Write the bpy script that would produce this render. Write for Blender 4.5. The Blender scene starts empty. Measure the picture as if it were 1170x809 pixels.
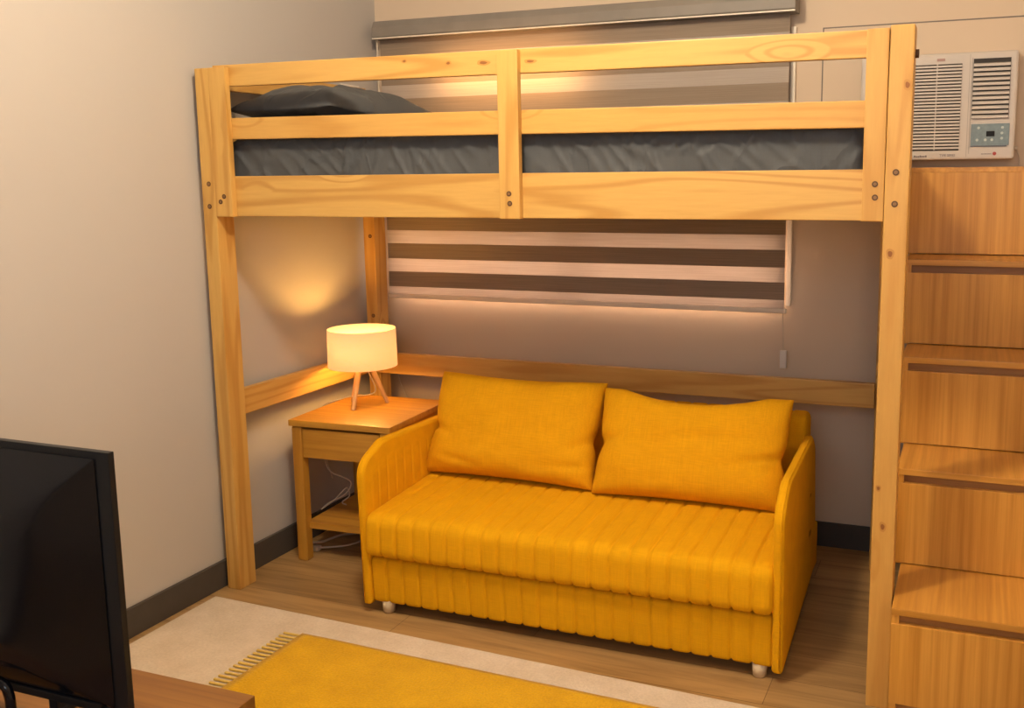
import bpy, bmesh, math, random
from mathutils import Vector, Matrix, noise
random.seed(7)
SC = bpy.context.scene
COL = SC.collection
PI = math.pi

# ------------------------------------------------------------------ materials
def newmat(name):
    m = bpy.data.materials.new(name); m.use_nodes = True
    nt = m.node_tree
    for n in list(nt.nodes): nt.nodes.remove(n)
    out = nt.nodes.new('ShaderNodeOutputMaterial')
    b = nt.nodes.new('ShaderNodeBsdfPrincipled')
    nt.links.new(b.outputs[0], out.inputs[0])
    return m, nt, b, out
def N(nt, t, **kw):
    n = nt.nodes.new(t)
    for k, v in kw.items():
        if k.startswith('i_'):
            key = k[2:]
            n.inputs[int(key) if key.isdigit() else key].default_value = v
        else: setattr(n, k, v)
    return n
def ramp(nt, fac, stops):
    r = nt.nodes.new('ShaderNodeValToRGB')
    el = r.color_ramp.elements
    while len(el) < len(stops): el.new(.5)
    for e, (p, c) in zip(el, stops):
        e.position = p; e.color = (c[0], c[1], c[2], 1)
    nt.links.new(fac, r.inputs[0]); return r
def srgb(r, g, b):
    f = lambda c: (c/255/12.92 if c/255 <= .04045 else ((c/255+.055)/1.055)**2.4)
    return (f(r), f(g), f(b))
def coords(nt, scale=(1,1,1), rnd=True, vec='Object'):
    tc = N(nt, 'ShaderNodeTexCoord')
    src = tc.outputs[vec]
    if rnd:
        oi = N(nt, 'ShaderNodeObjectInfo')
        mul = N(nt, 'ShaderNodeMath', operation='MULTIPLY', i_1=37.0)
        nt.links.new(oi.outputs['Random'], mul.inputs[0])
        add = N(nt, 'ShaderNodeVectorMath', operation='ADD')
        nt.links.new(src, add.inputs[0]); nt.links.new(mul.outputs[0], add.inputs[1])
        src = add.outputs[0]
    mp = N(nt, 'ShaderNodeMapping'); mp.inputs['Scale'].default_value = scale
    nt.links.new(src, mp.inputs[0])
    return mp.outputs[0]
def bump(nt, b, h, strength=.2, dist=.002):
    bp = N(nt, 'ShaderNodeBump', i_Strength=strength, i_Distance=dist)
    nt.links.new(h, bp.inputs['Height']); nt.links.new(bp.outputs[0], b.inputs['Normal'])
def mixc(nt, fac, a, b, mode='MIX'):
    m = N(nt, 'ShaderNodeMix', data_type='RGBA', blend_type=mode)
    for s, v in ((0, fac), (6, a), (7, b)):
        if hasattr(v, 'links') or hasattr(v, 'is_linked'): nt.links.new(v, m.inputs[s])
        elif isinstance(v, (int, float)): m.inputs[s].default_value = v
        else: m.inputs[s].default_value = (v[0], v[1], v[2], 1)
    return m.outputs[2]
def plain(name, col, rough=.5, metal=0, spec=.5, noise_amt=.06, nscale=14, bumps=0):
    m, nt, b, out = newmat(name)
    b.inputs['Roughness'].default_value = rough; b.inputs['Metallic'].default_value = metal
    b.inputs['Specular IOR Level'].default_value = spec
    v = coords(nt, (1,1,1), False)
    n = N(nt, 'ShaderNodeTexNoise', i_Scale=nscale, i_Detail=3)
    nt.links.new(v, n.inputs[0])
    d = [max(0, c*(1-noise_amt)) for c in col]; l = [min(1, c*(1+noise_amt)) for c in col]
    r = ramp(nt, n.outputs[0], [(.3, d), (.7, l)])
    nt.links.new(r.outputs[0], b.inputs['Base Color'])
    if bumps: bump(nt, b, n.outputs[0], bumps)
    return m
def pine(axis, base, dark, knotcol, knots=1.0, name='pine', rough=.45, ringscale=9):
    m, nt, b, out = newmat(name + '_' + axis)
    sc = {'x': (.45, 6, 6), 'y': (6, .45, 6), 'z': (6, 6, .45)}[axis]
    v = coords(nt, sc)
    # knots: cells stretched a little along the grain
    ks = {'x': (3.2, 9, 9), 'y': (9, 3.2, 9), 'z': (9, 9, 3.2)}[axis]
    kv = coords(nt, ks)
    vo = N(nt, 'ShaderNodeTexVoronoi', i_Scale=1.0, i_Randomness=1.0); nt.links.new(kv, vo.inputs[0])
    kr = ramp(nt, vo.outputs['Distance'], [(.035, (1,1,1)), (.14, (0,0,0))])
    sep = N(nt, 'ShaderNodeSeparateColor'); nt.links.new(vo.outputs['Color'], sep.inputs[0])
    gt = N(nt, 'ShaderNodeMath', operation='GREATER_THAN', i_1=1.0-.28*knots); nt.links.new(sep.outputs[0], gt.inputs[0])
    km = N(nt, 'ShaderNodeMath', operation='MULTIPLY'); nt.links.new(kr.outputs[0], km.inputs[0]); nt.links.new(gt.outputs[0], km.inputs[1])
    kr2 = ramp(nt, vo.outputs['Distance'], [(.0, (1,1,1)), (.12, (.45,.45,.45)), (.36, (0,0,0))])
    km2 = N(nt, 'ShaderNodeMath', operation='MULTIPLY'); nt.links.new(kr2.outputs[0], km2.inputs[0]); nt.links.new(gt.outputs[0], km2.inputs[1])
    n1 = N(nt, 'ShaderNodeTexNoise', i_Scale=1.3, i_Detail=2.0, i_Roughness=.4); nt.links.new(v, n1.inputs[0])
    a1 = N(nt, 'ShaderNodeMath', operation='MULTIPLY_ADD', i_1=.42); nt.links.new(km2.outputs[0], a1.inputs[0]); nt.links.new(n1.outputs[0], a1.inputs[2])
    s = N(nt, 'ShaderNodeMath', operation='MULTIPLY', i_1=ringscale*2*PI); nt.links.new(a1.outputs[0], s.inputs[0])
    sn = N(nt, 'ShaderNodeMath', operation='SINE'); nt.links.new(s.outputs[0], sn.inputs[0])
    r = ramp(nt, sn.outputs[0], [(0.0, base), (.55, [base[i]*.55+dark[i]*.45 for i in range(3)]), (.95, dark)])
    fine = N(nt, 'ShaderNodeTexNoise', i_Scale=22, i_Detail=4, i_Roughness=.6); nt.links.new(v, fine.inputs[0])
    fr = ramp(nt, fine.outputs[0], [(.3, (.86,.82,.76)), (.7, (1.0,1.0,1.0))])
    c1 = mixc(nt, .6, base, r.outputs[0])
    big = N(nt, 'ShaderNodeTexNoise', i_Scale=.5, i_Detail=1); nt.links.new(v, big.inputs[0])
    c1b = mixc(nt, ramp(nt, big.outputs[0], [(.4, (0,0,0)), (.65, (.6,.6,.6))]).outputs[0], c1, [base[0]*.95, base[1]*.82, base[2]*.62])
    c2 = mixc(nt, .55, c1b, fr.outputs[0], 'MULTIPLY')
    c3 = mixc(nt, km.outputs[0], c2, knotcol)
    nt.links.new(c3, b.inputs['Base Color'])
    b.inputs['Roughness'].default_value = rough
    bump(nt, b, fine.outputs[0], .12, .001)
    return m
def veneer(axis, base, dark, name, rough=.38, fine=70):
    m, nt, b, out = newmat(name + '_' + axis)
    sc = {'x': (.35, 1, 1), 'y': (1, .35, 1), 'z': (1, 1, .35)}[axis]
    sc = tuple(s if s < 1 else 1.0 for s in sc)
    lo = {'x': (.02, 1, 1), 'y': (1, .02, 1), 'z': (1, 1, .02)}[axis]
    v = coords(nt, lo); w = coords(nt, tuple(.15 if s < 1 else 1 for s in lo))
    n1 = N(nt, 'ShaderNodeTexNoise', i_Scale=fine, i_Detail=5, i_Roughness=.65); nt.links.new(v, n1.inputs[0])
    n2 = N(nt, 'ShaderNodeTexNoise', i_Scale=9, i_Detail=3); nt.links.new(w, n2.inputs[0])
    r = ramp(nt, n1.outputs[0], [(.33, dark), (.62, base)])
    r2 = ramp(nt, n2.outputs[0], [(.35, (.8,.76,.7)), (.6, (1,1,1))])
    c = mixc(nt, .7, r.outputs[0], r2.outputs[0], 'MULTIPLY')
    nt.links.new(c, b.inputs['Base Color']); b.inputs['Roughness'].default_value = rough
    bump(nt, b, n1.outputs[0], .1, .0006)
    return m
def fabric(name, col, rough=.9, weave=900, amt=.18, sheen=.2, slub=.12):
    m, nt, b, out = newmat(name)
    v = coords(nt, (1,1,1), False)
    hs = []
    for sc in ((weave, 18, 18), (18, weave*.9, weave*.9)):
        mp = N(nt, 'ShaderNodeMapping'); mp.inputs['Scale'].default_value = sc
        tc = N(nt, 'ShaderNodeTexCoord'); nt.links.new(tc.outputs['Object'], mp.inputs[0])
        n = N(nt, 'ShaderNodeTexNoise', i_Scale=1, i_Detail=2); nt.links.new(mp.outputs[0], n.inputs[0]); hs.append(n)
    ad = N(nt, 'ShaderNodeMath', operation='ADD'); nt.links.new(hs[0].outputs[0], ad.inputs[0]); nt.links.new(hs[1].outputs[0], ad.inputs[1])
    hv = N(nt, 'ShaderNodeMath', operation='MULTIPLY', i_1=.5); nt.links.new(ad.outputs[0], hv.inputs[0])
    r = ramp(nt, hv.outputs[0], [(.32, [c*(1-amt*1.6) for c in col]), (.66, [min(1, c*(1+amt)) for c in col])])
    big = N(nt, 'ShaderNodeTexNoise', i_Scale=7, i_Detail=4); nt.links.new(v, big.inputs[0])
    br = ramp(nt, big.outputs[0], [(.3, (1-slub,)*3), (.7, (1,1,1))])
    c = mixc(nt, 1.0, r.outputs[0], br.outputs[0], 'MULTIPLY')
    nt.links.new(c, b.inputs['Base Color'])
    b.inputs['Roughness'].default_value = rough
    b.inputs['Specular IOR Level'].default_value = .15
    b.inputs['Sheen Weight'].default_value = sheen
    b.inputs['Sheen Tint'].default_value = (min(1,col[0]*1.3), min(1,col[1]*1.3), min(1,col[2]*1.3), 1)
    bump(nt, b, hv.outputs[0], .35, .0015)
    return m

PB, PD, PK = (.65,.395,.112), (.46,.22,.040), (.20,.07,.02)
PINE = {a: pine(a, PB, PD, PK) for a in 'xyz'}
OAK = {a: veneer(a, (.56,.29,.040), (.41,.185,.022), 'oak', .4, 45) for a in 'xyz'}
STAIR = {a: veneer(a, (.70,.35,.064), (.52,.23,.032), 'teak', .36, 60) for a in 'xyz'}
STEDGE = veneer('x', (.42,.19,.05), (.30,.125,.03), 'teak_edge', .45, 60)
CONS = veneer('x', (.27,.115,.022), (.17,.065,.012), 'console_wood', .45, 40)
M_SOFA = fabric('mustard_fabric', (.76,.375,.004), amt=.07, slub=.06)
M_CUSH = fabric('mustard_linen', (.74,.355,.005), weave=420, amt=.065, slub=.05)
M_SHEET = fabric('charcoal_sheet', (.088,.095,.104), rough=.5, weave=1500, amt=.05, sheen=.1, slub=.08)
_nt = M_SHEET.node_tree; _b = [n for n in _nt.nodes if n.type == 'BSDF_PRINCIPLED'][0]
_v = coords(_nt, (1.6,1,.8), False); _d = N(_nt, 'ShaderNodeTexNoise', i_Scale=4.5, i_Detail=3, i_Distortion=.4)
_nt.links.new(_v, _d.inputs[0])
_s = N(_nt, 'ShaderNodeMath', operation='SUBTRACT', i_1=.5); _nt.links.new(_d.outputs[0], _s.inputs[0])
_a = N(_nt, 'ShaderNodeMath', operation='ABSOLUTE'); _nt.links.new(_s.outputs[0], _a.inputs[0])
_r = ramp(_nt, _a.outputs[0], [(0, (1,1,1)), (.05, (0,0,0))])
bump(_nt, _b, _r.outputs[0], .35, .006)
M_WHITE = plain('white_plastic', (.72,.68,.63), .4)
M_WCLOTH = plain('white_cloth', (.8,.8,.8), .9)
M_AC = plain('ac_plastic', (.60,.545,.50), .45, noise_amt=.02)
M_ACDARK = plain('ac_dark', (.035,.03,.028), .7)
M_PANEL = plain('control_panel', (.22,.29,.33), .5, spec=.2, noise_amt=.1, nscale=90)
M_LCD = plain('lcd', (.02,.022,.026), .6, spec=.1)
M_INK = plain('ink', (.14,.11,.12), .6)
M_INKRED = plain('ink_red', (.42,.06,.05), .5)
M_INKFADE = plain('ink_faded', (.44,.28,.25), .6)
M_SCREW = plain('bolt_hole', (.10,.045,.015), .6)
M_BOLT = plain('bolt_head', (.26,.14,.06), .5, metal=.3)
M_CREAMLEG = plain('cream_leg', (.70,.56,.36), .5)
M_BASEB = plain('dark_baseboard', (.075,.064,.056), .7, spec=.2)
M_CABLE = plain('white_cable', (.62,.55,.45), .5)
M_LAMPLEG = pine('z', (.75,.47,.22), (.66,.38,.15), (.5,.25,.1), 0, 'beech')
M_CASS = plain('blind_cassette', (.24,.215,.19), .5, metal=.0)
M_BAR = plain('bottom_bar', (.82,.74,.62), .35)
M_FRAME = plain('window_frame_paint', (.88,.80,.68), .5)

# wall paint
def paint(name, col):
    m, nt, b, out = newmat(name)
    v = coords(nt, (1,1,1), False)
    n = N(nt, 'ShaderNodeTexNoise', i_Scale=1.6, i_Detail=4); nt.links.new(v, n.inputs[0])
    r = ramp(nt, n.outputs[0], [(.3, [c*.955 for c in col]), (.7, col)])
    nt.links.new(r.outputs[0], b.inputs['Base Color']); b.inputs['Roughness'].default_value = .75
    b.inputs['Specular IOR Level'].default_value = .25
    f = N(nt, 'ShaderNodeTexNoise', i_Scale=240, i_Detail=2); nt.links.new(v, f.inputs[0])
    bump(nt, b, f.outputs[0], .05, .001)
    return m
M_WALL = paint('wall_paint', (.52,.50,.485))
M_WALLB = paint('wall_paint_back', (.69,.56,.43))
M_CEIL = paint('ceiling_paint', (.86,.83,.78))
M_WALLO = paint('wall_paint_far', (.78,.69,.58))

def floor_mat():
    m, nt, b, out = newmat('laminate')
    tc = N(nt, 'ShaderNodeTexCoord')
    br = N(nt, 'ShaderNodeTexBrick', offset=.37, i_Scale=1.0, i_5=.0012)
    br.inputs['Mortar Size'].default_value = .0012
    br.inputs['Brick Width'].default_value = 1.1; br.inputs['Row Height'].default_value = .145
    br.inputs['Color1'].default_value = (.82,.82,.82,1); br.inputs['Color2'].default_value = (1,1,1,1); br.inputs['Mortar'].default_value = (.45,.4,.36,1)
    nt.links.new(tc.outputs['Object'], br.inputs[0])
    mp = N(nt, 'ShaderNodeMapping'); mp.inputs['Scale'].default_value = (1.2, 16, 1)
    nt.links.new(tc.outputs['Object'], mp.inputs[0])
    n = N(nt, 'ShaderNodeTexNoise', i_Scale=1.6, i_Detail=6, i_Roughness=.62, i_Distortion=.6); nt.links.new(mp.outputs[0], n.inputs[0])
    r = ramp(nt, n.outputs[0], [(.28, (.23,.13,.048)), (.55, (.42,.26,.105)), (.8, (.50,.32,.14))])
    c = mixc(nt, 1.0, r.outputs[0], br.outputs[0], 'MULTIPLY')
    nt.links.new(c, b.inputs['Base Color']); b.inputs['Roughness'].default_value = .38
    bump(nt, b, br.outputs['Fac'], -.15, .001)
    return m
M_FLOOR = floor_mat()
def rug_mat(name, col, amt, sc=130):
    m, nt, b, out = newmat(name)
    v = coords(nt, (1,1,1), False)
    n = N(nt, 'ShaderNodeTexNoise', i_Scale=sc, i_Detail=3); nt.links.new(v, n.inputs[0])
    big = N(nt, 'ShaderNodeTexNoise', i_Scale=9, i_Detail=5, i_Roughness=.65); nt.links.new(v, big.inputs[0])
    r = ramp(nt, n.outputs[0], [(.3, [c*(1-amt) for c in col]), (.7, col)])
    r2 = ramp(nt, big.outputs[0], [(.35, (.88,.86,.82)), (.65, (1,1,1))])
    nt.links.new(mixc(nt, 1.0, r.outputs[0], r2.outputs[0], 'MULTIPLY'), b.inputs['Base Color'])
    b.inputs['Roughness'].default_value = .95; b.inputs['Specular IOR Level'].default_value = .1
    b.inputs['Sheen Weight'].default_value = .15
    bump(nt, b, n.outputs[0], .6, .004)
    return m
M_RUGB = rug_mat('beige_rug', (.74,.63,.50), .12)
M_RUGY = rug_mat('yellow_rug', (.74,.42,.006), .16, 170)
M_FRINGE = rug_mat('fringe', (.80,.56,.14), .12)

def blind_mat():
    m, nt, b, out = newmat('zebra_fabric')
    tc = N(nt, 'ShaderNodeTexCoord'); sp = N(nt, 'ShaderNodeSeparateXYZ'); nt.links.new(tc.outputs['Object'], sp.inputs[0])
    # object z is world z; period .112, sheer band .0515 from z=1.055 upwards
    a = N(nt, 'ShaderNodeMath', operation='SUBTRACT', i_1=1.055-.112*20); nt.links.new(sp.outputs[2], a.inputs[0])
    d = N(nt, 'ShaderNodeMath', operation='DIVIDE', i_1=.112); nt.links.new(a.outputs[0], d.inputs[0])
    f = N(nt, 'ShaderNodeMath', operation='FRACT'); nt.links.new(d.outputs[0], f.inputs[0])
    lt = N(nt, 'ShaderNodeMath', operation='LESS_THAN', i_1=.46); nt.links.new(f.outputs[0], lt.inputs[0])
    mp = N(nt, 'ShaderNodeMapping'); mp.inputs['Scale'].default_value = (4, 4, 700); nt.links.new(tc.outputs['Object'], mp.inputs[0])
    n = N(nt, 'ShaderNodeTexNoise', i_Scale=1, i_Detail=2); nt.links.new(mp.outputs[0], n.inputs[0])
    dk = ramp(nt, n.outputs[0], [(.35, (.255,.195,.145)), (.65, (.33,.255,.19))])
    lg = ramp(nt, n.outputs[0], [(.35, (.58,.50,.44)), (.65, (.68,.61,.55))])
    col = mixc(nt, lt.outputs[0], dk.outputs[0], lg.outputs[0])
    nt.links.new(col, b.inputs['Base Color']); b.inputs['Roughness'].default_value = .7
    tr = N(nt, 'ShaderNodeBsdfTranslucent'); nt.links.new(col, tr.inputs[0])
    fac = N(nt, 'ShaderNodeMath', operation='MULTIPLY_ADD', i_1=.27, i_2=.07); nt.links.new(lt.outputs[0], fac.inputs[0])
    mx = N(nt, 'ShaderNodeMixShader'); nt.links.new(fac.outputs[0], mx.inputs[0]); nt.links.new(b.outputs[0], mx.inputs[1]); nt.links.new(tr.outputs[0], mx.inputs[2])
    nt.links.new(mx.outputs[0], out.inputs[0])
    return m
M_BLIND = blind_mat()
def shade_mat():
    m, nt, b, out = newmat('lamp_shade_fabric')
    v = coords(nt, (60,60,400), False)
    n = N(nt, 'ShaderNodeTexNoise', i_Scale=1, i_Detail=2); nt.links.new(v, n.inputs[0])
    r = ramp(nt, n.outputs[0], [(.3, (.80,.70,.46)), (.7, (.88,.78,.54))])
    d = N(nt, 'ShaderNodeBsdfDiffuse'); nt.links.new(r.outputs[0], d.inputs[0])
    t = N(nt, 'ShaderNodeBsdfTranslucent'); nt.links.new(r.outputs[0], t.inputs[0])
    mx = N(nt, 'ShaderNodeMixShader', i_0=.22); nt.links.new(d.outputs[0], mx.inputs[1]); nt.links.new(t.outputs[0], mx.inputs[2])
    em = N(nt, 'ShaderNodeEmission', i_Strength=.5); em.inputs[0].default_value = (1, .54, .22, 1)
    ad = N(nt, 'ShaderNodeAddShader'); nt.links.new(mx.outputs[0], ad.inputs[0]); nt.links.new(em.outputs[0], ad.inputs[1])
    nt.links.new(ad.outputs[0], out.inputs[0]); nt.nodes.remove(b)
    return m
M_SHADE = shade_mat()
def emis(name, col, st):
    m, nt, b, out = newmat(name)
    e = N(nt, 'ShaderNodeEmission', i_Strength=st); e.inputs[0].default_value = (*col, 1)
    nt.links.new(e.outputs[0], out.inputs[0]); nt.nodes.remove(b); return m
def glass_mat():
    m, nt, b, out = newmat('window_glass')
    t = N(nt, 'ShaderNodeBsdfTransparent'); g = N(nt, 'ShaderNodeBsdfGlossy', i_Roughness=.02)
    fr = N(nt, 'ShaderNodeFresnel', i_IOR=1.45)
    mx = N(nt, 'ShaderNodeMixShader'); nt.links.new(fr.outputs[0], mx.inputs[0]); nt.links.new(t.outputs[0], mx.inputs[1]); nt.links.new(g.outputs[0], mx.inputs[2])
    nt.links.new(mx.outputs[0], out.inputs[0]); nt.nodes.remove(b); return m
M_GLASS = glass_mat()
M_TV = plain('tv_back_gloss', (.003,.0035,.006), .16, spec=.35, noise_amt=.15, nscale=3)
M_TVM = plain('tv_edge', (.007,.008,.010), .4, spec=.3)
M_TVSCR = plain('tv_screen', (.006,.006,.008), .1, spec=.6)

# ------------------------------------------------------------------ geometry helpers
def obj(name, bm, mat, parent=None, smooth=False, label=None):
    me = bpy.data.meshes.new(name)
    bmesh.ops.recalc_face_normals(bm, faces=bm.faces)
    bm.to_mesh(me); bm.free()
    mats = mat if isinstance(mat, (list, tuple)) else [mat]
    for mm in mats: me.materials.append(mm)
    if smooth:
        for p in me.polygons: p.use_smooth = True
    o = bpy.data.objects.new(name, me); COL.objects.link(o)
    if parent is not None:
        o.parent = parent
        o.matrix_parent_inverse = world(parent).inverted()
    if label: o['label'] = label
    return o
def world(o):
    m = Matrix.Translation(o.location) @ o.rotation_euler.to_matrix().to_4x4()
    if o.parent: m = world(o.parent) @ o.matrix_parent_inverse @ m
    return m
def thing(name, label, cat, loc=(0,0,0), group=None):
    o = bpy.data.objects.new(name, None); COL.objects.link(o)
    o.empty_display_size = .1
    o.location = loc; o['label'] = label; o['category'] = cat
    if group: o['group'] = group
    return o
def tag(o, label, cat, group=None):
    o['label'] = label; o['category'] = cat
    if group: o['group'] = group
    return o
def struct(name, bm, mat, label=None, parent=None):
    o = obj(name, bm, mat, parent)
    if parent is None:
        o['kind'] = 'structure'
        if label: o['label'] = label; o['category'] = name.split('_')[0]
    return o
def box(bm, x0, x1, y0, y1, z0, z1, bev=.0, seg=2, mi=0):
    r = bmesh.ops.create_cube(bm, size=1)
    vs = r['verts']
    for v in vs:
        v.co = Vector(((x0+x1)/2+v.co.x*(x1-x0), (y0+y1)/2+v.co.y*(y1-y0), (z0+z1)/2+v.co.z*(z1-z0)))
    fs = set(f for v in vs for f in v.link_faces)
    for f in fs: f.material_index = mi
    if bev > 0:
        es = set(e for v in vs for e in v.link_edges)
        bmesh.ops.bevel(bm, geom=list(es), offset=bev, segments=seg, affect='EDGES', profile=.7)
    return bm
def B(*a, **k):
    bm = bmesh.new(); box(bm, *a, **k); return bm
def cyl(bm, p0, p1, r0, r1=None, seg=20, cap=True, mi=0):
    if r1 is None: r1 = r0
    p0, p1 = Vector(p0), Vector(p1); d = (p1-p0); L = d.length; d.normalize()
    q = Vector((0,0,1)).rotation_difference(d).to_matrix().to_4x4()
    r = bmesh.ops.create_cone(bm, cap_ends=cap, segments=seg, radius1=r0, radius2=r1, depth=L,
                          matrix=Matrix.Translation((p0+p1)/2) @ q)
    for v in r['verts']:
        for f in v.link_faces: f.material_index = mi
    return bm
def catmull(P, n=8):
    P = [Vector(p) for p in P]; out = []
    Q = [P[0]*2-P[1]] + P + [P[-1]*2-P[-2]]
    for i in range(1, len(Q)-2):
        a, b, c, d = Q[i-1:i+3]
        for k in range(n):
            t = k/n
            out.append(.5*((2*b)+(c-a)*t+(2*a-5*b+4*c-d)*t*t+(3*b-a-3*c+d)*t**3))
    out.append(P[-1]); return out
def tube(bm, P, r, seg=8, n=8):
    pts = catmull(P, n); rings = []
    up = Vector((0,0,1))
    for i, p in enumerate(pts):
        t = (pts[min(i+1, len(pts)-1)]-pts[max(i-1, 0)]).normalized()
        a = t.cross(up)
        if a.length < .05: a = t.cross(Vector((1,0,0)))
        a.normalize(); b = t.cross(a)
        rings.append([bm.verts.new(p+a*math.cos(2*PI*k/seg)*r+b*math.sin(2*PI*k/seg)*r) for k in range(seg)])
    for i in range(len(rings)-1):
        for k in range(seg):
            bm.faces.new((rings[i][k], rings[i][(k+1)%seg], rings[i+1][(k+1)%seg], rings[i+1][k]))
    bm.faces.new(rings[0]); bm.faces.new(rings[-1][::-1])
    return bm
def roundpoly(pts, rad, seg=6):
    """round the corners of a closed 2D polygon; rad one number or a list"""
    out = []; n = len(pts)
    for i in range(n):
        r = rad[i] if isinstance(rad, (list, tuple)) else rad
        p = Vector(pts[i]); a = Vector(pts[i-1])-p; b = Vector(pts[(i+1)%n])-p
        if r <= 0: out.append(p); continue
        ang = a.angle(b); t = min(r/math.tan(ang/2), a.length*.49, b.length*.49)
        p0 = p+a.normalized()*t; p1 = p+b.normalized()*t
        for k in range(seg+1):
            s = k/seg
            out.append(p0*(1-s)**2+p*2*s*(1-s)+p1*s*s)
    return out
def resample(pts, step):
    out = []; n = len(pts)
    for i in range(n):
        a, b = pts[i], pts[(i+1)%n]; L = (b-a).length
        if L < 1e-6: continue
        k = max(1, int(round(L/step)))
        for j in range(k): out.append(a.lerp(b, j/k))
    return out
def loopnormals(pts):
    n = len(pts); area = sum(pts[i].x*pts[(i+1)%n].y-pts[(i+1)%n].x*pts[i].y for i in range(n))
    s = 1 if area > 0 else -1; out = []
    for i in range(n):
        t = (pts[(i+1)%n]-pts[i-1]).normalized()
        out.append(Vector((t.y, -t.x))*s)
    return out
def groove(x, x0, pitch, depth, width=.2):
    u = ((x-x0)/pitch) % 1.0; d = min(u, 1-u)           # 0 at the seam
    return depth*math.exp(-(d/.075)**2) + depth*.28*(1-math.sin(PI*u))**2
def channel_body(x0, x1, prof, pitch, depth, endr=.02, sub=16, mask=None, jit=0.0, seed=0):
    """solid swept along x: profile in (y,z) with stitched channels running around it; ends softly rounded"""
    pts = resample(prof, .016); nor = loopnormals(pts); bm = bmesh.new()
    nx = int(round((x1-x0)/pitch))*sub; rows = []
    p = (x1-x0)/round((x1-x0)/pitch)
    xs = [x0+endr*(1-math.cos(PI/2*k/5)) for k in range(5)]
    xs += [x0+endr+(x1-x0-2*endr)*k/nx for k in range(nx+1)]
    xs += [x1-endr*(1-math.cos(PI/2*k/5)) for k in range(4, -1, -1)]
    for x in xs:
        e = min(x-x0, x1-x); inset = 0
        if e < endr: inset = endr-math.sqrt(max(0, endr**2-(endr-e)**2))
        row = []
        for q, nn in zip(pts, nor):
            g = groove(x, x0, p, depth)
            if mask: g *= mask(q)
            off = -inset-g+jit*noise.noise(Vector((x*5+seed, q.x*5, q.y*5)))
            row.append(bm.verts.new((x, q.x+nn.x*off, q.y+nn.y*off)))
        rows.append(row)
    n = len(pts)
    for i in range(len(rows)-1):
        for k in range(n):
            bm.faces.new((rows[i][k], rows[i][(k+1)%n], rows[i+1][(k+1)%n], rows[i+1][k]))
    bm.faces.new(rows[0]); bm.faces.new(rows[-1][::-1])
    return bm
def slab_body(prof, x0, x1, r, ):
    """profile in (y,z) extruded x0..x1 with rounded rims"""
    pts = resample(prof, .02); nor = loopnormals(pts); bm = bmesh.new(); rows = []
    ts = [(x0+r*(1-math.cos(PI/2*k/5)), r-r*math.sin(PI/2*k/5)) for k in range(6)]
    ts += [(x1-r*(1-math.cos(PI/2*k/5)), r-r*math.sin(PI/2*k/5)) for k in range(5, -1, -1)]
    for x, ins in ts:
        rows.append([bm.verts.new((x, q.x-nn.x*ins, q.y-nn.y*ins)) for q, nn in zip(pts, nor)])
    n = len(pts)
    for i in range(len(rows)-1):
        for k in range(n):
            bm.faces.new((rows[i][k], rows[i][(k+1)%n], rows[i+1][(k+1)%n], rows[i+1][k]))
    bm.faces.new(rows[0]); bm.faces.new(rows[-1][::-1])
    return bm
def pillow_bm(W, H, T, nu=56, nv=40, seed=0, wr=.006, topdip=0, flat=0, pinch=0, sharp=.5, folds=(), pw=3.2):
    """pillow lying in local xy (x width, y height), thickness z"""
    bm = bmesh.new(); sides = []
    for s in (1, -1):
        g = []
        for j in range(nv+1):
            row = []
            for i in range(nu+1):
                u = math.sin(PI/2*(i/nu*2-1)); v = math.sin(PI/2*(j/nv*2-1))
                t = max(0, (1-abs(u)**pw))**sharp*max(0, (1-abs(v)**pw))**sharp
                x = u*W/2*(1-.035*(1-v*v)*abs(u)); y = v*H/2*(1-.05*(1-u*u)*abs(v))
                if topdip and v > 0: y -= topdip*v*v*max(0, 1-(abs(u)/.75)**2)
                if pinch: x -= math.copysign(pinch, u)*abs(u)**6*math.exp(-((v-(-.1))/.18)**2)
                z = s*T/2*t
                if s < 0: z *= (1-flat)
                w = noise.noise(Vector((u*2.4+seed, v*2.2, s*3)))*.7+noise.noise(Vector((u*6+seed, v*5, s*2)))*.3
                z += s*wr*w*min(1, t*1.6)
                for (fu, fv, fa, fl, fw, fd) in folds:
                    du, dv = u-fu, v-fv
                    a = du*math.cos(fa)+dv*math.sin(fa); c = -du*math.sin(fa)+dv*math.cos(fa)
                    z -= s*fd*math.exp(-(a/fl)**2-(c/fw)**2)*min(1, t*2.5)
                row.append((x, y, z))
            g.append(row)
        sides.append(g)
    va = [[bm.verts.new(p) for p in r] for r in sides[0]]
    vb = [[(va[j][i] if (i in (0, nu) or j in (0, nv)) else bm.verts.new(sides[1][j][i])) for i in range(nu+1)] for j in range(nv+1)]
    for j in range(nv):
        for i in range(nu):
            bm.faces.new((va[j][i], va[j][i+1], va[j+1][i+1], va[j+1][i]))
            f = (vb[j][i], vb[j+1][i], vb[j+1][i+1], vb[j][i+1])
            try: bm.faces.new(f)
            except ValueError: pass
    return bm
def xf(bm, M):
    bmesh.ops.transform(bm, matrix=M, verts=bm.verts); return bm
def textbm(s, size, M, ext=.0004):
    cu = bpy.data.curves.new('t', 'FONT'); cu.body = s; cu.size = size; cu.extrude = ext; cu.resolution_u = 2
    o = bpy.data.objects.new('t', cu); COL.objects.link(o)
    dg = bpy.context.evaluated_depsgraph_get(); me = bpy.data.meshes.new_from_object(o.evaluated_get(dg))
    bm = bmesh.new(); bm.from_mesh(me); bpy.data.objects.remove(o); bpy.data.meshes.remove(me)
    return xf(bm, M)

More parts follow.
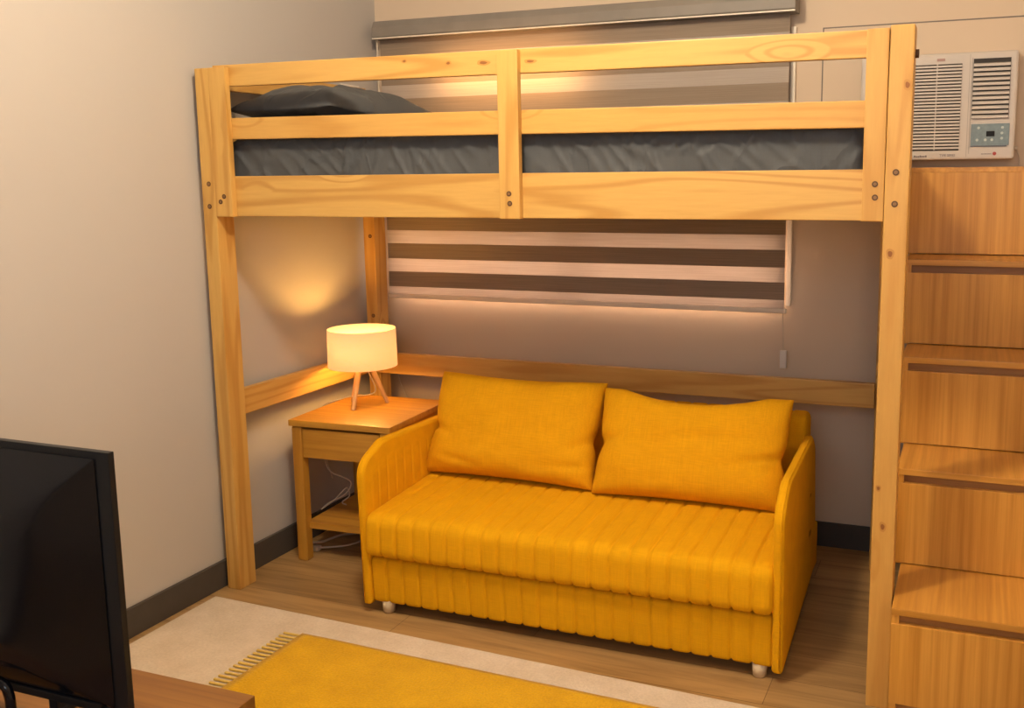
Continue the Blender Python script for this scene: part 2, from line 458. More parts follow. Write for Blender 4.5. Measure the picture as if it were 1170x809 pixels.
# ------------------------------------------------------------------ the room
XR, YF, ZC = 2.80, -4.55, 2.50
WX0, WX1, WZ0, WZ1 = .055, 1.612, .845, 1.80          # window opening in the back wall
struct('floor', B(-.1, XR+.1, YF-.1, .12, -.08, 0), M_FLOOR)
struct('ceiling', B(-.1, XR+.1, YF-.1, .12, ZC, ZC+.1), M_CEIL)
struct('wall_left', B(-.1, 0, YF-.1, .12, 0, ZC), M_WALL)
struct('wall_right', B(XR, XR+.1, YF-.1, .12, 0, ZC), M_WALLO)
bm = bmesh.new()
box(bm, 0, WX0, 0, .12, 0, ZC); box(bm, WX1, XR, 0, .12, 0, ZC)
box(bm, WX0, WX1, 0, .12, 0, WZ0); box(bm, WX0, WX1, 0, .12, WZ1, ZC)
struct('wall_back', bm, M_WALLB)
# front wall behind the camera, with a window opening
FX0, FX1, FZ0, FZ1 = 1.25, 2.65, 1.30, 2.30
bm = bmesh.new()
box(bm, 0, FX0, YF-.1, YF, 0, ZC); box(bm, FX1, XR, YF-.1, YF, 0, ZC)
box(bm, FX0, FX1, YF-.1, YF, 0, FZ0); box(bm, FX0, FX1, YF-.1, YF, FZ1, ZC)
struct('wall_front', bm, M_WALLO)
# back window: frame, mullion, pane
bm = bmesh.new()
w = .014
box(bm, WX0, WX0+w, .03, .09, WZ0, WZ1); box(bm, WX1-w, WX1, .03, .09, WZ0, WZ1)
box(bm, WX0+w, WX1-w, .03, .09, WZ0, WZ0+w); box(bm, WX0+w, WX1-w, .03, .09, WZ1-w, WZ1)
box(bm, .82, .85, .035, .085, WZ0+w, WZ1-w)
win = struct('window_1', bm, M_FRAME)
obj('window_glass', B(WX0+w, WX1-w, .058, .062, WZ0+w, WZ1-w), M_GLASS, win)
# casing strip on the wall right and left of the opening
bm = bmesh.new()
box(bm, 1.630, 1.647, -.014, 0, .858, 1.80, .003)
struct('trim_1', bm, M_FRAME)
# panel of board around the air conditioner opening, edge seam left and top
struct('trim_2', B(1.737, XR-.002, -.007, 0, 1.25, 1.787, .002), M_WALLB)
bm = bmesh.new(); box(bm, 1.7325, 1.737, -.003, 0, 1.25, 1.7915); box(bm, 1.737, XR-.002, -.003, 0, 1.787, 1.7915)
struct('trim_3', bm, plain('seam_shade', (.20,.17,.15), .8))  # dark strip painted in for the shadow line along the panel seam
# baseboards
struct('baseboard_left', B(0, .012, YF, 0, 0, .0885, .003), M_BASEB)
struct('baseboard_back', B(.012, 1.98, -.012, 0, 0, .0885, .003), M_BASEB)

# ------------------------------------------------------------------ loft bed
xl, xr, yf, yb, H = .028, 2.088, -1.045, -.184, 1.6435
tw, td = .050, .077
bed = thing('loft_bed', 'tall pine loft bed frame with guard rails standing over the yellow sofa', 'loft bed', ((xl+xr)/2, (yf+yb)/2, 0))
def post(x0, x1, y0, y1, z1, holes, foot=0):
    bm = B(x0, x1, y0, y1, 0, z1, .004)
    if foot:
        for v in bm.verts:
            if v.co.z < .01: v.co.y -= foot
    p = obj('post', bm, PINE['z'], bed)
    for (hx, hz) in holes:
        b2 = bmesh.new(); ys, y0 = y0, y0-foot*(1-hz/z1)
        cyl(b2, (hx, y0-.0012, hz), (hx, y0+.006, hz), .0075, seg=16)
        cyl(b2, (hx, y0-.0020, hz), (hx, y0-.0010, hz), .0045, seg=12, mi=1)
        y0 = ys
        obj('bolt', b2, [M_SCREW, M_BOLT], p)
    return p
post(xl, xl+tw, yf, yf+td, H, [(xl+.028, 1.300), (xl+.026, 1.232)])
pr = post(xr-tw-.004, xr, yf+.004, yf+td, H+.004, [(xr-.030, 1.315), (xr-.030, 1.242)], .035)
b2 = bmesh.new(); cyl(b2, (xr, yf+.045, 1.585), (xr+.008, yf+.045, 1.585), .010, seg=14)
obj('bolt', b2, M_SCREW, pr)
post(xl, xl+tw, yb, yb+td, 1.615, [(xl+.03, 1.09), (xl+.03, .78)])
post(1.955, 2.005, yb, yb+td, 1.33, [])
# boards running along the bed (behind the uprights)
ry0, ry1 = yf+.021, yf+.045
def board(name, x0, x1, y0, y1, z0, z1, ax='x', tilt=0):
    bm = B(x0, x1, y0, y1, z0, z1, .003)
    if tilt:
        for v in bm.verts: v.co.z += tilt*((v.co.x-(x0+x1)/2)/(x1-x0))
    return obj(name, bm, PINE[ax], bed)
board('side_board', xl+tw, xr-tw-.004, ry0, ry1, 1.202, 1.3225)
board('guard_rail', xl+tw, xr-tw-.004, ry0, ry1, 1.426, 1.489, tilt=-.014)
top_rail = board('guard_rail', xl+tw, xr-tw-.004, ry0, ry1, 1.584, 1.647, tilt=-.010)
def upright(x0, x1, holes, z1=H):
    u = obj('upright', B(x0, x1, yf-.001, ry0, 1.201, z1, .003), PINE['z'], bed)
    for (hx, hz) in holes:
        b2 = bmesh.new(); cyl(b2, (hx, yf-.0022, hz), (hx, yf+.004, hz), .0072, seg=16)
        cyl(b2, (hx, yf-.0030, hz), (hx, yf-.0015, hz), .0042, seg=12, mi=1)
        obj('bolt', b2, [M_SCREW, M_BOLT], u)
upright(.0785, .140, [(.112, 1.262), (.098, 1.246)])
upright(1.037, 1.097, [(1.066, 1.268), (1.068, 1.242)])
upright(1.983, 2.033, [(2.012, 1.288), (2.013, 1.257)], H-.002)
KP = [(2.076, 1.512, .009, .013), (2.052, 1.126, .009, .014), (2.046, .560, .006, .009), (2.059, .465, .008, .014)]
KR = [(.744, 1.632, .009, .005), (.881, 1.620, .010, .006), (.987, 1.616, .020, .007), (1.125, 1.613, .018, .006)]
M_KNOT = [plain('knot_ring', (.50,.25,.055), .5), plain('knot_core', (.27,.10,.022), .55)]
def knots(parent, pts, yfun):
    for (kx, kz, rx, rz) in pts:
        bm = bmesh.new(); y = yfun(kz)
        for s_, dy, mi in ((1, .0, 0), (.55, .0002, 1)):
            ph = kx*40; vs = [bm.verts.new((kx+rx*s_*math.cos(a)*(1+.12*math.sin(3*a+ph)), y-dy, kz+rz*s_*math.sin(a)*(1+.12*math.cos(2*a+ph)))) for a in [2*PI*k/24 for k in range(24)]]
            f = bm.faces.new(vs); f.material_index = mi
        me_ = obj('knot', bm, M_KNOT, parent)
knots(pr, KP, lambda z: yf+.0038-.035*(1-z/(H+.004))-.0004)
knots(top_rail, KR, lambda z: ry0-.0004)
# far side board, end boards, end guards, wall rails, slats
board('side_board', xl+tw, 1.984, yb-.003, yb+.022, 1.202, 1.3225)
board('end_board', xl+.012, xl+.037, yf+td, yb, 1.202, 1.3225, 'y')
board('end_board', 1.986, 2.010, ry1, yb-.003, 1.202, 1.3225, 'y')
board('end_rail', xl+.012, xl+.037, yf+td, yb, 1.584, 1.647, 'y')
board('end_rail', xl+.012, xl+.037, yf+td, yb, 1.426, 1.489, 'y')
board('lower_end_rail', xl+.006, xl+.030, yf+td, yb, .560, .643, 'y')
board('lower_back_rail', xl+tw, 1.957, yb-.038, yb-.014, .5625, .6434)
for i in range(11):
    x = .15+i*.168
    board('slat', x, x+.07, ry1, yb-.003, 1.262, 1.280, 'y')

# ------------------------------------------------------------------ mattress and pillows
def mattress():
    X0, X1, Y0, Y1, Z0, Z1 = .085, 1.982, ry1+.009, yb-.008, 1.281, 1.437
    R = .045
    prof = roundpoly([(Y0, Z0), (Y1, Z0), (Y1, Z1), (Y0, Z1)], [.02, .02, R, R], 8)
    pts = resample(prof, .009); nor = loopnormals(pts); bm = bmesh.new(); rows = []
    nx = 300
    for i in range(nx+1):
        x = X0+(X1-X0)*i/nx; e = min(x-X0, X1-x); ins = 0
        if e < .03: ins = .03-math.sqrt(.03**2-(.03-e)**2)
        row = []
        for q, nn in zip(pts, nor):
            p = Vector((x, q.x, q.y))
            # cloth wrinkles: slanted folds gathered in places
            a = noise.noise(Vector((x*3.1, 4.2, q.y*2)))
            w = noise.noise(Vector((x*16+q.y*13*(1 if a > 0 else -1), q.y*5, q.x*3)))
            w2 = noise.noise(Vector((x*38-q.y*22, q.y*9, 7+q.x*8)))
            am = .5+max(0, noise.noise(Vector((x*2.3, 9, 1))))*1.8
            ridge = (1-abs(w)*2.2)**5 if abs(w) < .45 else 0
            off = -.0035+(.013*ridge+.003*w2)*am-ins
            if q.x > Y0+.12 and q.x < Y1-.05: off = max(off, -.004)*.6
            off = min(off, .0075)
            for sx in (1.385, 1.46, 1.52):
                if q.x < Y0+.06: off -= .004*math.exp(-((x-sx-.02*(q.y-1.36))/.006)**2)
            row.append(bm.verts.new((x, q.x+nn.x*off, q.y+nn.y*off)))
        rows.append(row)
    n = len(pts)
    for i in range(nx):
        for k in range(n):
            bm.faces.new((rows[i][k], rows[i][(k+1)%n], rows[i+1][(k+1)%n], rows[i+1][k]))
    bm.faces.new(rows[0]); bm.faces.new(rows[-1][::-1])
    return bm
tag(obj('mattress', mattress(), M_SHEET, smooth=True), 'mattress in a creased charcoal grey sheet lying on the loft bed', 'mattress')
bm = pillow_bm(.66, .42, .19, seed=3, wr=.022, flat=.75, sharp=.55, folds=[(-.35,-.25,.4,.4,.05,.014), (.1,-.45,.1,.35,.05,.012), (-.2,.1,-.3,.3,.04,.010), (.45,-.1,1.2,.4,.05,.01)])
xf(bm, Matrix.Translation((.285, -.625, 1.502)) @ Matrix.Rotation(math.radians(84), 4, 'Z') @ Matrix.Rotation(math.radians(4), 4, 'Y'))
tag(obj('pillow', bm, M_SHEET, smooth=True), 'rumpled charcoal grey pillow at the left head end of the loft bed', 'pillow')

# ------------------------------------------------------------------ sofa
SX0, SX1, SY0, SY1 = .548, 1.823, -1.045, -.245
sofa = thing('sofa', 'mustard yellow channel-quilted two-seat sofa with thin arms under the loft bed', 'sofa', ((SX0+SX1)/2, (SY0+SY1)/2, 0))
at_ = .030
prof = roundpoly([(SY0+.006, .036), (SY1-.02, .036), (SY1-.02, .182), (SY0-.002, .182)], [.014, .01, .01, .022])
obj('base', channel_body(SX0+at_-.002, SX1-at_+.002, prof, .0555, .0046, .008, mask=lambda q: 1 if q.x < SY0+.08 else 0), M_SOFA, sofa, True)
prof = roundpoly([(SY0-.030, .187), (-.43, .187), (-.43, .358), (SY0-.024, .320)], [.036, .01, .02, .046], 10)
obj('seat_cushion', channel_body(SX0+at_-.006, SX1-at_+.006, prof, .0555, .0052, .022, jit=.002, seed=2), M_SOFA, sofa, True)
prof = roundpoly([(-.43, .19), (-.275, .19), (-.262, .556), (-.375, .556)], [.01, .02, .035, .035])
obj('backrest', channel_body(SX0+at_, 1.768, prof, .0555, .003, .02), M_SOFA, sofa, True)
def shear(bm):
    for v in bm.verts: v.co.x -= .034*max(0, v.co.y-SY0)/.8
def arm(x0, x1, inner):
    prof = roundpoly([(SY0-.006, .028), (SY1-.005, .028), (-.345, .46), (-.41, .506), (-.95, .520), (SY0-.020, .470)], [.010, .01, .05, .05, .06, .07], 8)
    bm = slab_body(prof, x0, x1, .012)
    if inner < 0: shear(bm)
    return bm
for x0, x1, inner in ((SX0, SX0+at_, 1), (SX1-at_, SX1, -1)):
    a = obj('arm', arm(x0, x1, inner), M_SOFA, sofa, True)
    # quilted pad on the inner face of the arm
    xi = x1 if inner > 0 else x0
    bm = bmesh.new(); ny, nz = 260, 14; g = []
    for j in range(nz+1):
        row = []
        for i in range(ny+1):
            y = -1.035+(1.035-.42)*i/ny; zt = .498-.052*(max(0, -.955-y)/.08)**2-.012*max(0, y+.9)/.5; z = .26+(zt-.26)*j/nz
            t = .0046*min(1, i/8, (ny-i)/15)*min(1, (nz-j)/4)-.8*groove(y, -1.035, .0492, .0030)*min(1, (nz-j)/3)*min(1, i/6)
            row.append(bm.verts.new((xi+inner*(t-.0015), y, z)))
        g.append(row)
    for j in range(nz):
        for i in range(ny): bm.faces.new((g[j][i], g[j][i+1], g[j+1][i+1], g[j+1][i]))
    if inner < 0: shear(bm)
    obj('quilted_panel', bm, M_SOFA, a, True)
    # piping seam around the outer rim
    prof = roundpoly([(SY0-.006, .030), (SY1-.005, .030), (-.345, .46), (-.41, .506), (-.95, .520), (SY0-.020, .470)], [.010, .01, .05, .05, .06, .07], 8)
    xo = (x1-.008) if inner < 0 else (x0+.008)
    pp = [Vector((xo, q.x, q.y)) for q in prof]
    i0 = 0
    bm = bmesh.new(); tube(bm, pp[:1]+pp[1:]+[pp[0]], .0020, 6, 1)
    if inner < 0: shear(bm)
    obj('piping', bm, M_SOFA, a, True)
for x in (.618, 1.757):
    for y in (-1.016, -.33):
        bm = bmesh.new(); cyl(bm, (x, y, 0), (x, y, .040), .018, .0205, 24)
        bmesh.ops.bevel(bm, geom=[e for e in bm.edges if all(v.co.z < .001 for v in e.verts)], offset=.003, segments=2, affect='EDGES')
        obj('leg', bm, M_CREAMLEG, sofa, True, 'cream round leg')
# loose back cushions
def cushion(cx, W, Hh, T, yb_, zb, lean, seed, dip, folds, rz, label):
    bm = pillow_bm(W, Hh, T, 64, 44, seed, .010, dip, .1, .012, .42, folds, 4.5)
    M = Matrix.Translation((cx, yb_, zb)) @ Matrix.Rotation(rz, 4, 'Z') @ Matrix.Rotation(PI/2-lean, 4, 'X') @ Matrix.Translation((0, Hh/2, 0))
    xf(bm, M)
    # the cushion's front faces -y
    return tag(obj('back_cushion', bm, M_CUSH, smooth=True), label, 'cushion')
cushion(.869, .596, .342, .15, -.695, .347, math.radians(24), 1, .004,
        [(-.95,-.12,-.45,.25,.05,.020), (.93,-.2,.6,.25,.05,.014), (.8,-.65,.2,.2,.06,.010), (-.55,-.75,-.3,.2,.05,.010)], math.radians(-1.0),
        'upright flat-topped mustard cushion at the left end of the sofa')
cushion(1.464, .592, .336, .15, -.705, .343, math.radians(25), 8, .030,
        [(.85,-.15,.35,.35,.04,.020), (.88,-.32,.15,.3,.035,.014), (-.92,-.02,.5,.22,.05,.018), (.3,.15,.1,.5,.12,.006)], math.radians(1.5),
        'slumped mustard cushion with a sagging top at the right end of the sofa')

# ------------------------------------------------------------------ nightstand
NA = .045
ns = thing('nightstand', 'small oak nightstand with one drawer and low shelf between bed post and sofa', 'nightstand', (.088, -.775, 0))
NM = Matrix.Translation((.088, -.775, 0)) @ Matrix.Rotation(NA, 4, 'Z')
NW, ND, NH = .392, .425, .503
def nb(name, a, mat, bev=.003, extra=None):
    bm = B(*a, bev=bev); xf(bm, NM); return obj(name, bm, mat, ns)
nb('tabletop', (0, NW, 0, ND, NH-.022, NH), OAK['x'], .004)
for lx in (.006, NW-.046):
    for ly in (.006, ND-.046):
        bm = B(lx, lx+.040, ly, ly+.040, 0, NH-.022, bev=.012, seg=4); xf(bm, NM); obj('leg', bm, OAK['z'], ns, False)
d = nb('drawer', (.048, NW-.048, .010, .30, .372, .472), OAK['x'], .002)
nb('side_rail', (.012, .030, .046, ND-.046, .372, .481), OAK['y'], .002)
nb('side_rail', (NW-.030, NW-.012, .046, ND-.046, .372, .481), OAK['y'], .002)
nb('back_rail', (.046, NW-.046, ND-.030, ND-.012, .372, .481), OAK['x'], .002)
nb('shelf', (.030, NW-.030, .030, ND-.030, .112, .134), OAK['x'], .002)

# ------------------------------------------------------------------ table lamp
LX, LY = .213, -.500
lamp = thing('table_lamp', 'lit tripod table lamp with a cream drum shade on the nightstand', 'lamp', (LX, LY, NH))
bm = bmesh.new(); R0, R1, z0, z1 = .1225, .1205, .648, .783; seg = 64
def ring(r, z): return [bm.verts.new((LX+r*math.cos(2*PI*k/seg), LY+r*math.sin(2*PI*k/seg), z)) for k in range(seg)]
rs = [ring(R0, z0), ring(R1, z1), ring(R1-.002, z1), ring(R0-.002, z0)]
for i in range(4):
    a, b_ = rs[i], rs[(i+1)%4]
    for k in range(seg): bm.faces.new((a[k], a[(k+1)%seg], b_[(k+1)%seg], b_[k]))
obj('lamp_shade', bm, M_SHADE, lamp, True)
for fx, fy, tz in ((.223, -.587, 0), (.271, -.439, 0), (.137, -.462, 0)):
    dx, dy = fx-LX, fy-LY
    bm = bmesh.new(); cyl(bm, (fx, fy, NH+.0005), (LX+dx*.22, LY+dy*.22, .668), .0075, .0105, 18)
    obj('leg', bm, M_LAMPLEG, lamp, False)
bm = bmesh.new(); cyl(bm, (LX, LY, .660), (LX, LY, .674), .030, seg=28); cyl(bm, (LX, LY, .674), (LX, LY, .690), .014, seg=20)
obj('lamp_holder', bm, M_WHITE, lamp, False)
bm = bmesh.new(); bmesh.ops.create_uvsphere(bm, u_segments=20, v_segments=14, radius=.024, matrix=Matrix.Translation((LX, LY, .706)))
obj('light_bulb', bm, emis('bulb_glow', (1, .62, .25), 30), lamp, True)
bm = bmesh.new(); tube(bm, [(LX, LY, .662), (.225, -.47, .60), (.222, -.44, .545), (.19, -.45, .528), (.15, -.50, .530), (.10, -.53, .515), (.060, -.530, .497), (.038, -.52, .46), (.036, -.50, .30), (.03, -.46, .2)], .0022, 8)
obj('power_cord', bm, M_CABLE, lamp, True, 'thin white power cord')
# cables hanging behind the nightstand drawer, extension lead on the floor
bm = bmesh.new()
tube(bm, [(.118, -.62, .371), (.105, -.60, .31), (.115, -.58, .265), (.165, -.54, .225), (.158, -.56, .185), (.110, -.60, .155), (.098, -.63, .140)], .0024, 8)
tube(bm, [(.098, -.63, .140), (.125, -.585, .165), (.150, -.545, .20), (.158, -.54, .17), (.14, -.56, .150), (.15, -.55, .1375)], .0024, 8)
tag(obj('charging_cable', bm, M_CABLE, smooth=True), 'looped thin white cable hanging down onto the low shelf of the nightstand', 'cable')
bm = bmesh.new()
tube(bm, [(.018, -.665, .0055), (.045, -.625, .006), (.075, -.60, .0055), (.10, -.52, .0055), (.16, -.47, .0055)], .005, 8)
ext = thing('extension_lead', 'white extension lead with plug on the floor under the nightstand', 'extension lead', (.07, -.60, 0))
obj('cord', bm, M_CABLE, ext, True)
bm = bmesh.new(); tube(bm, [(.105, -.665, .010), (.135, -.640, .007), (.18, -.60, .005), (.20, -.54, .005), (.16, -.47, .0055)], .0035, 8)
obj('cord', bm, M_CABLE, ext, True)
bm = B(.082, .112, -.682, -.655, .0, .018, bev=.005); obj('plug', bm, M_CABLE, ext, True)

# ------------------------------------------------------------------ zebra blind
bl = thing('zebra_blind', 'grey-brown and sheer striped roller blind hanging behind the loft bed', 'blind', (.84, -.05, .84))
bm = bmesh.new()
prof = roundpoly([(-.012, 1.838), (-.012, 1.906), (-.085, 1.906), (-.098, 1.880), (-.098, 1.846), (-.085, 1.838)], [.003, .01, .01, .01, .006, .004])
obj('headrail', slab_body(prof, .045, 1.657, .003), M_CASS, bl)
bm = bmesh.new(); box(bm, .046, 1.656, -.100, -.096, 1.8375, 1.8425, .001); obj('headrail_lip', bm, M_BAR, bl)
obj('blind_fabric', B(.052, 1.632, -.0515, -.0500, .852, 1.845), M_BLIND, bl)
obj('bottom_bar', B(.050, 1.640, -.0575, -.044, .836, .853, bev=.005, seg=3), M_BAR, bl)
bm = bmesh.new(); tube(bm, [(.047, -.065, 1.838), (.0475, -.066, 1.6), (.048, -.066, 1.2), (.0455, -.066, 1.12), (.052, -.066, 1.02), (.046, -.066, .93), (.050, -.066, .86), (.046, -.064, .815)], .0035, 8)
tube(bm, [(.046, -.064, .815), (.042, -.062, .80), (.056, -.062, .74), (.072, -.058, .66), (.066, -.058, .60), (.085, -.056, .50), (.118, -.052, .42), (.140, -.05, .35)], .0018, 8)
obj('pull_chain', bm, M_CABLE, bl, True)
bm = bmesh.new(); cyl(bm, (1.628, -.055, .840), (1.6335, -.055, .705), .0012, seg=8)
c = obj('cord', bm, M_CABLE, bl, True)
obj('cord_weight', B(1.622, 1.645, -.063, -.049, .645, .708, bev=.004, seg=3), M_WHITE, c)

# ------------------------------------------------------------------ outlet high on the left wall
bm = B(0, .010, -.262, -.142, 1.590, 1.662, bev=.004)
box(bm, .010, .013, -.245, -.160, 1.605, 1.648, .001)
tag(obj('outlet_plate', bm, M_WHITE), 'white outlet plate on the left wall just behind the grey pillow', 'outlet')

# ------------------------------------------------------------------ window air conditioner
ac = thing('air_conditioner', 'white window air conditioner mounted in the back wall above the stairs', 'air conditioner', (2.1, -.04, 1.357))
AX0, AX1, AZ0, AZ1, AY = 1.868, 2.335, 1.352, 1.682, -.075
bm = B(AX0, AX1, AY, -.008, AZ0, AZ1, bev=.014, seg=4)
obj('front_panel', bm, M_AC, ac)
bm = bmesh.new(); box(bm, 1.90, 2.173, AY-.0012, AY+.002, 1.381, 1.648)
gb = obj('intake_grille', bm, M_ACDARK, ac)
bm = bmesh.new(); ns_ = 26
for i in range(ns_):
    z = 1.386+i*(.262/ns_)
    box(bm, 1.900, 2.173, AY-.0055, AY-.001, z, z+.0058)
for x in (1.90, 1.985, 2.10):
    box(bm, x-.0015, x+.0015, AY-.006, AY-.001, 1.383, 1.648)
obj('grille_slats', bm, M_AC, gb)
bm = bmesh.new(); box(bm, 2.206, 2.313, AY-.0012, AY+.002, 1.477, 1.660)
lb = obj('air_outlet', bm, M_ACDARK, ac)
for i in range(12):
    z = 1.481+i*(.178/12.4)
    bm = bmesh.new(); box(bm, 2.207, 2.312, AY-.009, AY-.001, z, z+.0072)
    for v in bm.verts:
        if v.co.y < AY-.005: v.co.z -= .003
    obj('louvre', bm, M_AC, lb)
bm = bmesh.new(); box(bm, 2.195, 2.1965, AY-.0008, AY+.001, 1.36, 1.675); box(bm, 2.202, 2.204, AY-.002, AY, 1.37, 1.664)
obj('seam', bm, plain('ac_seam', (.40,.36,.33), .6), ac)
cp = obj('control_panel', B(2.207, 2.318, AY-.003, AY+.001, 1.395, 1.4615, bev=.001), M_PANEL, ac)
obj('display', B(2.252, 2.276, AY-.0045, AY-.002, 1.4225, 1.4385, bev=.0006), M_LCD, cp)
for (bx, bz) in ((2.229, 1.449), (2.298, 1.449), (2.226, 1.412), (2.250, 1.412), (2.269, 1.412), (2.297, 1.432), (2.297, 1.416)):
    bm = bmesh.new(); cyl(bm, (bx, AY-.0045, bz), (bx, AY-.002, bz), .0042, seg=14); obj('button', bm, plain('button', (.5,.58,.58), .5), cp)
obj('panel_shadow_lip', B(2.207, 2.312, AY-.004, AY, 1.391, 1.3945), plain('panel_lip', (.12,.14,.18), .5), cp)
RX = Matrix.Rotation(PI/2, 4, 'X')
def onac(s, x, z, size, mat, sx=1): 
    obj('lettering', textbm(s, size, Matrix.Translation((x, AY-.0006, z)) @ RX @ Matrix.Diagonal((sx, 1, 1, 1))), mat, ac)
onac('TYPE SERIES', 2.117, 1.3625, .0105, M_INK, .85)
# unreadable small marks: dark wordmark with a coloured end, and a line beside a red dot
bm = bmesh.new()
for i in range(7): 
    x = 2.040+i*.0057; h = .0045 if i % 3 else .0060
    box(bm, x, x+.0042, AY-.0010, AY, 1.361, 1.361+h)
obj('wordmark', bm, M_INK, ac)
bm = bmesh.new(); 
for i in range(9): box(bm, 2.240+i*.0034, 2.2424+i*.0034, AY-.0010, AY, 1.3675, 1.3700)
obj('wordmark', bm, M_INK, ac)
bm = bmesh.new(); cyl(bm, (2.2785, AY-.0014, 1.3695), (2.2785, AY, 1.3695), .0055, seg=18); obj('red_dot_emblem', bm, M_INKRED, ac)
bm = bmesh.new(); box(bm, 2.098, 2.122, AY-.0010, AY, 1.657, 1.6655, .0003); obj('faded_badge', bm, M_INKFADE, ac)
bm = bmesh.new(); cyl(bm, (2.336, -.04, 1.385), (2.345, -.04, 1.385), .006, seg=12)
tube(bm, [(2.342, -.03, 1.385), (2.352, -.02, 1.36), (2.353, -.013, 1.345), (2.353, -.0125, 1.332)], .0025, 8)
obj('power_cord', bm, M_CABLE, ac, True)

# ------------------------------------------------------------------ storage staircase
st = thing('storage_staircase', 'teak veneer storage staircase with drawer-front risers beside the loft bed', 'staircase', (2.4, -.6, 0))
SXR = 2.775
steps = [(-1.134, .2915, 2.0915), (-.840, .5505, 2.073), (-.580, .8005, 2.058), (-.348, 1.056, 2.043), (-.130, 1.3285, 2.030)]
for i, (y, z, x0) in enumerate(steps):
    yn = steps[i+1][0] if i < 4 else -.012
    zb = steps[i-1][1] if i else 0
    th = .0165
    # tread board, runs back under the next riser
    obj('tread', B(x0, SXR, y, yn+.012 if i < 4 else yn, z-th, z, bev=.0015), [STAIR['y']], st)
    if i < 4: obj('tread_edging', B(x0, SXR, y-.0015, y+.001, z-th, z-.001, bev=.0005), STAIR['x'], st)
    # carcass: side panels and the recessed strip above the drawer
    cx0 = x0
    for a, b_ in ((cx0, cx0+.018), (SXR-.018, SXR)):
        obj('side_panel', B(a, b_, y+.002, yn+.010 if i < 4 else yn, zb if i else 0, z-th), STAIR['z'], st)
    if i < 4: obj('finger_groove', B(cx0+.018, SXR-.018, y+.020, y+.030, z-th-.030, z-th), STEDGE, st)
    top = z-th-.0225 if i < 4 else z-th
    obj('drawer_front', B(cx0+.0015, SXR, y-.0005, y+.0175, zb+.003 if i else .05, top, bev=.0008), STAIR['z'], st)
    if i == 0: obj('plinth', B(cx0+.003, SXR-.003, y+.03, y+.045, 0, .05), STEDGE, st)

# ------------------------------------------------------------------ rugs
bm = B(.047, 1.735, -2.17, -1.128, 0, .008, bev=.003)
for v in bm.verts:
    if v.co.y > -1.2: v.co.y += -.038*(v.co.x-.9)/.84*1.0-.035+.0
    if v.co.x > 1.5: v.co.x += .3
rug = tag(obj('area_rug', bm, M_RUGB), 'large plain beige rug on the floor in front of the sofa', 'rug')
yr = thing('fringed_rug', 'mustard yellow rug with a fringed end lying on the beige rug', 'rug', (1.2, -1.7, .008))
bm = bmesh.new(); nx, ny = 60, 60; g = []
X0, X1, Y0, Y1 = .481, 2.15, -2.07, -1.262
for j in range(ny+1):
    row = []
    for i in range(nx+1):
        x = X0+(X1-X0)*i/nx; y = Y0+(Y1-Y0)*j/ny-.030*(x-X0)
        row.append(bm.verts.new((x, y, .0175+.0012*noise.noise(Vector((x*6, y*6, 0))))))
    g.append(row)
for j in range(ny):
    for i in range(nx): bm.faces.new((g[j][i], g[j][i+1], g[j+1][i+1], g[j+1][i]))
r = bmesh.ops.extrude_face_region(bm, geom=list(bm.faces))
for v in [e for e in r['geom'] if isinstance(e, bmesh.types.BMVert)]: v.co.z = .0092
obj('rug_body', bm, M_RUGY, yr, True)
bm = bmesh.new(); k = 0; y = Y1-.004
while y > Y0+.02:
    box(bm, X0-.058+random.uniform(-.003, .003), X0+.004, y-.0075, y, .0090, .0150, .0015, 1)
    y -= .0192
obj('fringe', bm, M_FRINGE, yr)

# ------------------------------------------------------------------ console and television
cn = thing('media_console', 'dark brown wooden television console at the bottom left, behind the television', 'console', (.6, -2.4, 0))
CZ = .43; CY1, CY0, CX1, CX0 = -2.203, -2.62, 1.112, -.0
CX0 = .03
obj('top_board', B(CX0, CX1, CY0, CY1, CZ-.025, CZ, bev=.002), CONS, cn)
obj('side_panel', B(CX1-.02, CX1-.001, CY0+.002, CY1-.002, 0, CZ-.025), CONS, cn)
obj('side_panel', B(CX0, CX0+.018, CY0+.002, CY1-.002, 0, CZ-.025), CONS, cn)
obj('front_panel', B(CX0+.018, CX1-.02, CY1-.022, CY1-.004, .03, CZ-.025), CONS, cn)
obj('shelf', B(CX0+.018, CX1-.02, CY0+.01, CY1-.022, .20, .218), CONS, cn)
tv = thing('television', 'black television seen from behind, standing on the wooden console at left', 'television', (.62, -2.36, CZ))
TX0, TX1, TZ0, TZ1 = .10, 1.010, .462, .900
TY = -2.378          # rear plane facing the camera
bm = B(TX0, TX1, TY, TY+.012, TZ0, TZ1, bev=.002); obj('frame', bm, M_TVM, tv)
obj('screen', B(TX0+.012, TX1-.012, TY+.0115, TY+.014, TZ0+.016, TZ1-.012), M_TVSCR, tv)
# bulged rear shell: lofted rounded rectangles
def rr(x0, x1, z0, z1, r, y, n=10):
    pts = roundpoly([(x0, z0), (x1, z0), (x1, z1), (x0, z1)], r, n)
    return [(p.x, y, p.y) for p in pts]
bm = bmesh.new(); rows = []
for k in range(13):
    t = k/12; ins = .028+.20*t; yy = TY-.002-.050*math.sin(t*PI/2)
    rows.append([bm.verts.new(p) for p in rr(TX0+ins, TX1-ins, TZ0+.012+.10*t, TZ1-.012-.16*t, .003+.10*t*t, yy)])
for i in range(len(rows)-1):
    n = len(rows[i])
    for k in range(n): bm.faces.new((rows[i][k], rows[i][(k+1)%n], rows[i+1][(k+1)%n], rows[i+1][k]))
bm.faces.new(rows[-1]); 
obj('rear_shell', bm, M_TV, tv, True)
bm = B(TX0+.01, TX1-.05, TY-.010, TY+.001, TZ0+.004, TZ0+.018, bev=.003); obj('lower_ledge', bm, M_TVM, tv)
